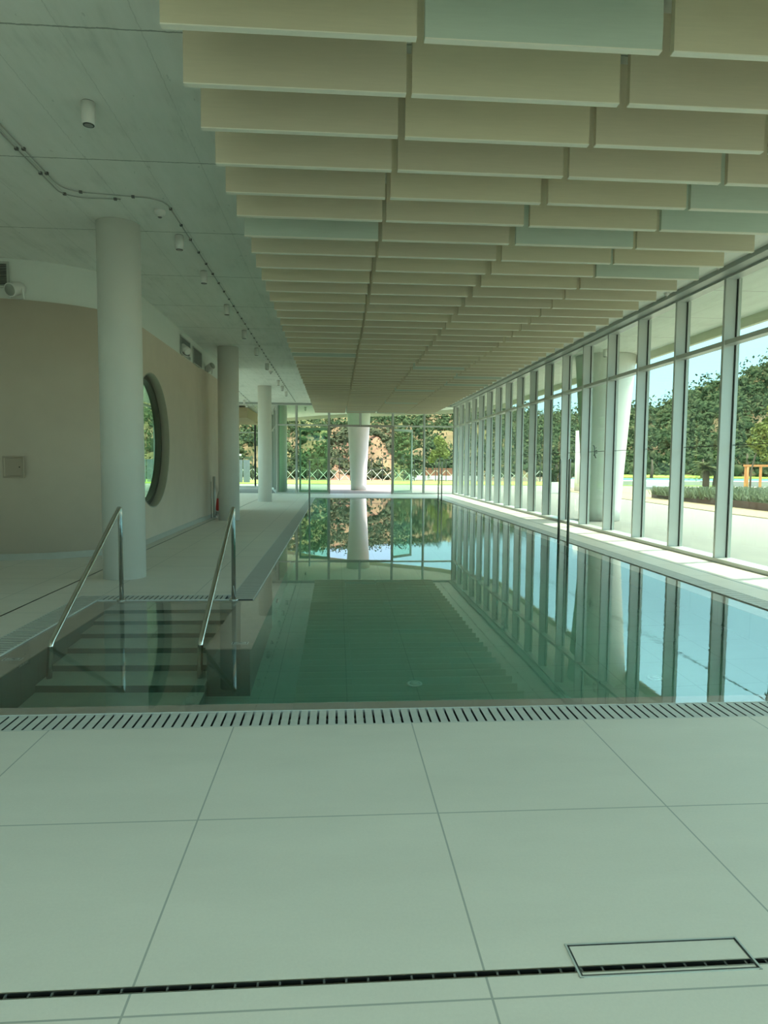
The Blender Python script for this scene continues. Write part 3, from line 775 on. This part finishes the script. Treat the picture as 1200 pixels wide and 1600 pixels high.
def blades(n, area, hmin, hmax, name, mat, label, cat, w=.05, parent=None):
    V = np.zeros((n*4,3)); x = rng.uniform(area[0],area[1],n); y = rng.uniform(area[2],area[3],n)
    a = rng.uniform(0,2*PI,n); h = rng.uniform(hmin,hmax,n); l = rng.uniform(.05,.22,n); b_ = rng.uniform(0,2*PI,n)
    dx = np.cos(a)*w/2; dy = np.sin(a)*w/2; z0 = area[4]
    V[0::4] = np.stack([x-dx,y-dy,np.full(n,z0)],1); V[1::4] = np.stack([x+dx,y+dy,np.full(n,z0)],1)
    tx = x+np.cos(b_)*l; ty = y+np.sin(b_)*l
    V[2::4] = np.stack([tx+dx*.7,ty+dy*.7,z0+h],1); V[3::4] = np.stack([tx-dx*.7,ty-dy*.7,z0+h],1)
    return quads(name, V, mat)
def quads(name, V, mat, parent=None):
    n = len(V)//4; me = bpy.data.meshes.new(name); me.vertices.add(len(V)); me.vertices.foreach_set('co', np.asarray(V,dtype=np.float32).ravel())
    me.loops.add(n*4); me.loops.foreach_set('vertex_index', np.arange(n*4,dtype=np.int32))
    me.polygons.add(n); me.polygons.foreach_set('loop_start', np.arange(0,n*4,4,dtype=np.int32)); me.polygons.foreach_set('loop_total', np.full(n,4,dtype=np.int32))
    me.update(calc_edges=True); me.validate(); me.materials.append(mat)
    o = bpy.data.objects.new(name, me); COL.objects.link(o)
    if parent: o.parent = parent
    return o
lv = blades(30000, (14.75,20.5,14.2,31.0,.18), .10, .42, 'lavender', M['lavender'], '', '', .045)
tag(lv, 'grey-green lavender and grasses filling the rust-brown planter', 'lavender', kind='stuff')

# leaf clouds
def leaf_cloud(centres, radii, n, size, name, mat, parent):
    centres = np.asarray(centres,float); radii = np.asarray(radii,float)
    k = rng.choice(len(centres), n, p=radii**2/np.sum(radii**2))
    d = rng.normal(size=(n,3)); d /= np.linalg.norm(d,axis=1)[:,None]
    p = centres[k] + d*(radii[k]*rng.uniform(.35,1.,n)**.6)[:,None]
    u = rng.normal(size=(n,3)); u /= np.linalg.norm(u,axis=1)[:,None]; v = np.cross(u, rng.normal(size=(n,3))); v /= np.linalg.norm(v,axis=1)[:,None]
    s = (size*rng.uniform(.6,1.4,n))[:,None]
    V = np.zeros((n*4,3)); V[0::4] = p-u*s; V[1::4] = p+v*s*.55; V[2::4] = p+u*s; V[3::4] = p-v*s*.55
    return quads(name, V, mat, parent)
def young_tree(x, y, trunk, centres, radii, label, n=1300, size=.11):
    g = empty('young_tree', (x,y,0), label=label, cat='tree', group='young yellow-green trees outside')
    MB().tube(trunk, [.06 - .035*i/(len(trunk)-1) for i in range(len(trunk))], 10).build('trunk', M['trunk'], g); tr_ = g.children[0]
    br = MB()
    for c,r in zip(centres, radii):
        br.tube([trunk[-2], [(trunk[-2][i]*.4+c[i]*.6) for i in range(3)], c], [.025,.018,.008], 8)
    br.build('branches', M['trunk'], tr_)
    leaf_cloud(centres, radii, n, size, 'foliage', M['yellow_leaves'], g)
young_tree(25.2,39.6, [(0,0,0),(.02,0,1.2),(.25,0,2.2),(.7,0,3.1),(1.1,0,3.9)],
    [(.2,0,3.0),(.6,0,2.7),(.95,.1,3.3),(.5,0,3.7),(1.15,0,4.1),(1.45,0,4.6),(1.8,0,4.3),(.75,-.2,2.15),(1.5,.2,5.1),(2.1,0,5.0)],
    [.45,.5,.5,.5,.5,.5,.5,.35,.45,.5], 'young yellow-green tree beside the wooden frame outside the glass wall', 2600, .10)
young_tree(7.9,51.5, [(0,0,0),(0,0,1.2),(.03,0,2.2),(.0,0,3.2)],
    [(0,0,3.3),(.15,0,2.6),(-.3,0,2.3),(.45,0,2.35),(.2,.1,3.0),(-.55,0,1.9)], [.42,.42,.38,.4,.4,.3], 'young yellow-green tree on the lawn seen through the end glazing', 1300, .11)
# supporting stake of the planted tree
tag(MB().tube([(24.9,39.4,0),(24.9,39.4,1.5)], .06, 10).build('tree_stake', M['wood']), 'short timber stake beside the young tree outside', 'stake')
# palm
pm = empty('palm', (24.1,42.6,0), label='short shaggy palm with two trunks standing behind the lavender', cat='palm tree')
for (dx,h,rr) in ((0,1.25,.20),(.55,1.0,.13)):
    MB().tube([(dx,0,0),(dx*1.1,0,h*.5),(dx*1.2,0,h)], [rr,rr*1.05,rr*.9], 14).build('trunk', M['trunk'], pm)
fr = []
for (dx,h) in ((0,1.42),(.62,1.15)):
    for k in range(38):
        az = rng.uniform(0,2*PI); el = rng.uniform(-.3,1.3); L = rng.uniform(.75,1.15)
        prev = None
        for t in np.linspace(.1,1,9):
            r_ = L*t*math.cos(el*(1-.3*t)); zz = h + L*t*math.sin(el) - .55*t*t*L
            c = np.array([dx + r_*math.cos(az), r_*math.sin(az), zz]); side = np.array([-math.sin(az),math.cos(az),0])
            for s_ in (-1,1):
                tip = c + side*s_*.26*(1.1-t*.5) + np.array([math.cos(az)*.16, math.sin(az)*.16, -.06])
                w_ = np.array([math.cos(az),math.sin(az),0])*.05
                fr += [c-w_, c+w_, tip+w_*.3, tip-w_*.3]
quads('fronds', np.array(fr), M['palm_leaves'], pm)
# wooden frame
wf = empty('timber_frame', (27.4,42.0,0), label='orange timber frame on posts standing by the outdoor pool', cat='frame')
for dx,dy in ((0,0),(.75,.1),(2.6,.0),(0,1.6),(2.6,1.6)): MB().box(dx-.06,dx+.06,dy-.06,dy+.06,0,1.52).build('post', M['wood'], wf)
MB().box(-.12,2.75,-.1,.08,1.52,1.66).box(-.12,2.75,1.52,1.7,1.52,1.66).box(-.12,.06,.08,1.52,1.52,1.66).box(2.57,2.75,.08,1.52,1.52,1.66).build('beam', M['wood'], wf)
M['pool_edge'] = simple('pale_pool_edge', (.34,.35,.34), .7)
tag(MB().box(22,62,50.6,51.1,-.1,.36).box(22,62,51.1,56,-.1,.30).build('pool_wall', M['pool_edge']), 'low pale wall along the near side of the outdoor pool', 'wall', kind='structure')
tag(MB().box(26,62,57,79,-.05,.06).build('outdoor_pool_water', M['poolblue']), 'blue water of the outdoor pool', 'water', kind='stuff')
# covered bench / day bed
db = empty('daybed', (20.6,41.8,0), label='pale covered daybed on the sandy court outside', cat='daybed')
bevel(MB().box(-1.1,1.1,-.5,.5,.12,.62).build('mattress', M['canvas'], db), .12, 4)
MB().box(-1.15,1.15,-.55,.55,.0,.12).build('base', M['alu_dark'], db)
for k,(x,y,w) in enumerate(((12.0,36.5,.9),(15.6,45,1.2),(18.8,47.5,1.1))):
    g = empty('tree_planter', (x,y,0), label=['pale box planter nearest the terrace, seen past the dark poles','pale box planter behind the daybed','pale box planter beside the outdoor pool'][k], cat='planter')
    MB().box(-w/2,w/2,-.4,.4,0,.6).build('box', M['white'], g)
    leaf_cloud([(0,0,.8),(.2,0,1.0),(-.2,.1,.95)], [.4,.35,.35], 500, .09, 'foliage', M['dark_leaves'], g)

# fence at the end of the lawn
fc = empty('lawn_fence', (2,60,0), label='black railing with white cross bracing at the back of the lawn', cat='fence')
for k in range(34):
    x = -14 + k*.95
    MB().box(x-.03,x+.03,-.03,.03,0,2.05).build('post', M['fence'], fc)
rl = MB()
for z in (1.05,1.95): rl.box(-14.03,17.4,-.015,.015,z-.02,z+.02)
rl.build('rails', M['fence'], fc)
br = MB()
for k in range(33):
    x = -14 + k*.95
    br.bar((x+.05,.02,.08),(x+.9,.02,1.0),.06,.03); br.bar((x+.05,-.02,1.0),(x+.9,-.02,.08),.06,.03)
br.build('cross_braces', M['brace'], fc)
sc = empty('screen_fence', (-14,52,0), label='dark slatted screen fence beyond the far lobby glazing', cat='fence')
b = MB()
for k in range(22): b.box(-4.5+k*.55,-4.5+k*.55+.48,-.03,.03,.05,1.75)
b.build('slats', M['mesh_screen'], sc)
for k in range(5): MB().box(-4.55+k*2.8,-4.47+k*2.8,-.05,.05,0,1.9).build('post', M['fence'], sc)
kb = empty('service_hut', (-9.6,56,0), label='small pale hut behind the screen fence', cat='hut')
MB().box(-1.6,1.6,-1,1,0,2.1).build('wall', M['white_wall'], kb); MB().box(-1.8,1.8,-1.2,1.2,2.1,2.25).build('roof', M['brace'], kb)
kw = MB().box(-1.2,1.2,-1.04,-1.0,1.1,1.7); kw.build('window', M['dark'], kb)
tb = empty('terracotta_wall', (10.6,66,0), label='low terracotta wall with a pale base behind the railing', cat='garden wall')
MB().box(-1.9,1.9,-.2,.2,.4,1.15).build('panel', simple('terracotta', (.30,.12,.07), .8), tb)
MB().box(-3.4,3.4,-.3,.3,0,.42).build('plinth', M['white'], tb)

# ------------------------------------------------------------------ hills
azs = np.radians(np.array([-180,-60,-25,-12,-4,1,6,10.6,14,17.2,19.3,22.7,26,28,31.2,33.3,37,42,60,180.]))
tans = np.array([.06,.09,.12,.12,.122,.118,.110,.108,.09,.080,.080,.080,.090,.106,.128,.142,.155,.16,.10,.06])
def topz(az, R=165.): return 1.5 + R*np.interp(az, azs, tans) - 2.2
def base_r(az): return np.interp(az, np.radians([-180,-30,9,15,20,60,180]), [75,66,66,88,100,112,112])
def hill_z(az, r):
    b_ = base_r(az); t = np.clip((r-b_)/(165-b_),0,1)
    z = topz(az)*(t**1.15)
    z = z + np.clip(t*6,0,1)*(1-t)*(1.6*np.sin(r*.21+az*31)+1.1*np.sin(az*83+r*.11))
    z = np.where(r > 165, topz(az) - (r-165)*.15, z)
    return z
na, nr = 420, 44
A = np.linspace(-PI,PI,na,endpoint=False); RR = np.concatenate([np.linspace(0,1,36), 1+np.linspace(.1,.5,8)])
V = []; 
for t in RR:
    b_ = base_r(A); r = b_ + (165-b_)*t
    V.append(np.stack([np.sin(A)*r, np.cos(A)*r, hill_z(A,r)-.03],1))
V = np.concatenate(V); fs = []
for j in range(nr-1):
    for k in range(na):
        q = (k+1) % na; fs.append((j*na+k, (j+1)*na+k, (j+1)*na+q, j*na+q))
hm = MB(); hm.add(V.tolist(), fs, True)
tag(hm.build('hill', M['hill']), 'scrubby earth hillside beyond the garden', 'hill', kind='structure')

def ico(sub):
    bm = bmesh.new(); bmesh.ops.create_icosphere(bm, subdivisions=sub, radius=1); 
    v = np.array([p.co[:] for p in bm.verts]); f = np.array([[q.index for q in p.verts] for p in bm.faces]); bm.free(); return v, f
IV, IF = ico(3); IV2, IF2 = ico(2)
def lump(seed, IV=None):
    IV = globals()['IV'] if IV is None else IV
    r = np.random.default_rng(seed); d = np.ones(len(IV))
    for k in range(26):
        c = r.normal(size=3); c /= np.linalg.norm(c); c[2] = abs(c[2])*.8
        d += .26*r.uniform(.4,1)*np.exp(-np.sum((IV-c)**2,1)/.07) - .05
    d += r.normal(size=len(IV))*.05
    v = IV*d[:,None]; v[:,2] = np.where(v[:,2] < -.35, -.35, v[:,2]); return v
LUMPS = [lump(s) for s in range(10)]; LUMPS2 = [lump(s+50, IV2) for s in range(12)]
def tri_mesh(name, V, Fc, mat, parent=None):
    me = bpy.data.meshes.new(name); me.vertices.add(len(V)); me.vertices.foreach_set('co', V.astype(np.float32).ravel())
    n = len(Fc); me.loops.add(n*3); me.loops.foreach_set('vertex_index', Fc.astype(np.int32).ravel())
    me.polygons.add(n); me.polygons.foreach_set('loop_start', np.arange(0,n*3,3,dtype=np.int32)); me.polygons.foreach_set('loop_total', np.full(n,3,dtype=np.int32))
    me.update(calc_edges=True); me.materials.append(mat)
    o = bpy.data.objects.new(name, me); COL.objects.link(o)
    if parent: o.parent = parent
    return o
def blobs(specs, LUMPS=LUMPS, IF=IF):
    Vs = []; Fs = []; o = 0
    for (x,y,z,sx,sz,a,k) in specs:
        c,s_ = math.cos(a), math.sin(a); v = LUMPS[k]; w = np.stack([(v[:,0]*c-v[:,1]*s_)*sx+x, (v[:,0]*s_+v[:,1]*c)*sx+y, v[:,2]*sz+z],1)
        Vs.append(w); Fs.append(IF+o); o += len(w)
    return np.concatenate(Vs), np.concatenate(Fs)
def scatter(n, a0, a1, size, cover, t0=0.0):
    out = []
    while len(out) < n:
        az = math.radians(random.uniform(a0,a1)); b_ = float(base_r(az)); t = random.random()**1.0
        if t < t0: continue
        r = b_ + (167-b_)*t
        # bare earth patches
        q = math.sin(az*57+r*.05)*math.sin(r*.17+az*20) + .5*math.sin(az*130+r*.3)
        if q > cover: continue
        s_ = size*random.uniform(.55,1.35)
        out.append((math.sin(az)*r, math.cos(az)*r, float(hill_z(np.array(az),np.array(r)))+s_*.12, s_, s_*random.uniform(.7,1.15), random.uniform(0,6.28), random.randrange(10)))
    return out
sp1 = scatter(1500,-16,14,1.7,.32) + scatter(1500,-16,14,.9,.5) + scatter(1400,14,40,3.1,.9) + scatter(1200,14,40,1.5,1.1) + scatter(500,-45,-16,2.6,.8) + scatter(250,40,65,3.0,.9)
V, Fc = blobs(sp1, LUMPS2, IF2)
lc = []
for (x,y,z,sx_,sz_,a_,k_) in sp1:
    n_ = 14; d_ = rng.normal(size=(n_,3)); d_[:,2] = np.abs(d_[:,2])*.9; d_ /= np.linalg.norm(d_,axis=1)[:,None]
    p_ = np.array([x,y,z]) + d_*np.array([sx_,sx_,sz_])*rng.uniform(.82,.99,(n_,1)); u_ = rng.normal(size=(n_,3)); v_ = np.cross(u_, d_)
    u_ /= np.linalg.norm(u_,axis=1)[:,None]; v_ /= np.linalg.norm(v_,axis=1)[:,None]; q_ = (.16*sx_**.5*rng.uniform(.6,1.5,n_))[:,None]
    Q = np.zeros((n_*4,3)); Q[0::4] = p_-u_*q_; Q[1::4] = p_+v_*q_*.7; Q[2::4] = p_+u_*q_; Q[3::4] = p_-v_*q_*.7; lc.append(Q)
Q = np.concatenate(lc); nq = np.arange(len(Q)).reshape(-1,4)
Fc = np.concatenate([Fc, np.concatenate([nq[:,[0,1,2]], nq[:,[0,2,3]]])+len(V)]); V = np.concatenate([V,Q])
tag(tri_mesh('hillside_scrub', V, Fc, M['scrub']), 'dense scrub and low trees covering the hillside', 'scrub', kind='stuff')
# larger single trees at the foot of the hill
big = [(23.0,96,3.0),(24.6,99,3.6),(25.6,94,2.6),(27.6,103,3.6),(29.2,98,3.2),(30.6,104,4.2),(32.2,101,3.6),(33.6,105,4.4),(35.4,103,4.0),(18.3,92,2.8),(20.4,97,3.0),(21.6,94,2.4)]
for i,(az,r,h) in enumerate(big):
    az = math.radians(az); x,y = math.sin(az)*r, math.cos(az)*r
    g = empty('garden_tree', (x,y,0), label='dark green tree at the foot of the hillside beyond the lawn', cat='tree', group='dark trees at the foot of the hillside')
    MB().tube([(0,0,0),(.1,0,h*.4),(0,0,h*.9)], [.22,.18,.1], 10).build('trunk', M['trunk'], g)
    s_ = h*.48
    V, Fc = blobs([(random.uniform(-.6,.6)*s_,random.uniform(-.6,.6)*s_,h*.55+random.uniform(0,.7)*h*.5,s_*random.uniform(.5,.8),s_*random.uniform(.5,.75),random.random()*6,random.randrange(10)) for q in range(7)])
    tri_mesh('foliage', V, Fc, M['dark_leaves'], g)

# ------------------------------------------------------------------ light
W = bpy.data.worlds.new('sky'); S.world = W; W.use_nodes = True
nt = W.node_tree; nt.nodes.clear(); N = NT(nt)
out = nt.nodes.new('ShaderNodeOutputWorld'); bg = nt.nodes.new('ShaderNodeBackground')
tc = N.n('ShaderNodeTexCoord').outputs['Generated']; sx = N.n('ShaderNodeSeparateXYZ'); N.l(tc, sx.inputs[0])
el_ = sx.outputs[2]
skyc = N.ramp(el_, [(0,(.60,.85,1.0)),(.16,(.50,.78,1.0)),(.36,(.46,.71,.95)),(.6,(1.,.88,.81)),(1,(1.,.86,.77))])
N.l(skyc, bg.inputs[0])
hz_ = N.n('ShaderNodeMapRange', interpolation_type='SMOOTHSTEP'); N.l(el_, hz_.inputs[0])      # upper sky above the view brightened to fill the interior
for i_,v_ in enumerate((.14,.36,.66,1.85)): hz_.inputs[i_+1].default_value = v_
N.l(hz_.outputs[0], bg.inputs[1])
N.l(bg.outputs[0], out.inputs[0])
sd = bpy.data.lights.new('sun', 'SUN'); so = bpy.data.objects.new('sun', sd); COL.objects.link(so)
el = math.radians(54.7); hz = Vector((1,.26,0)).normalized()*math.cos(el)
so.rotation_euler = (-(hz + Vector((0,0,math.sin(el))))).to_track_quat('-Z','Y').to_euler()
so.location = (30,8,40)
sd.energy = 2.4; sd.color = (1,.86,.78); sd.angle = math.radians(.6)

vs_ = S.view_settings; vs_.view_transform = 'Standard'; vs_.look = 'None'; vs_.gamma = 1; vs_.exposure = 1.72
S.display_settings.display_device = 'sRGB'
try: vs_.use_curve_mapping = False
except Exception: pass
c_ = S.cycles
c_.max_bounces = 12; c_.diffuse_bounces = 6; c_.glossy_bounces = 6; c_.transmission_bounces = 8; c_.transparent_max_bounces = 24
c_.caustics_reflective = False; c_.caustics_refractive = True; c_.sample_clamp_indirect = 6.0
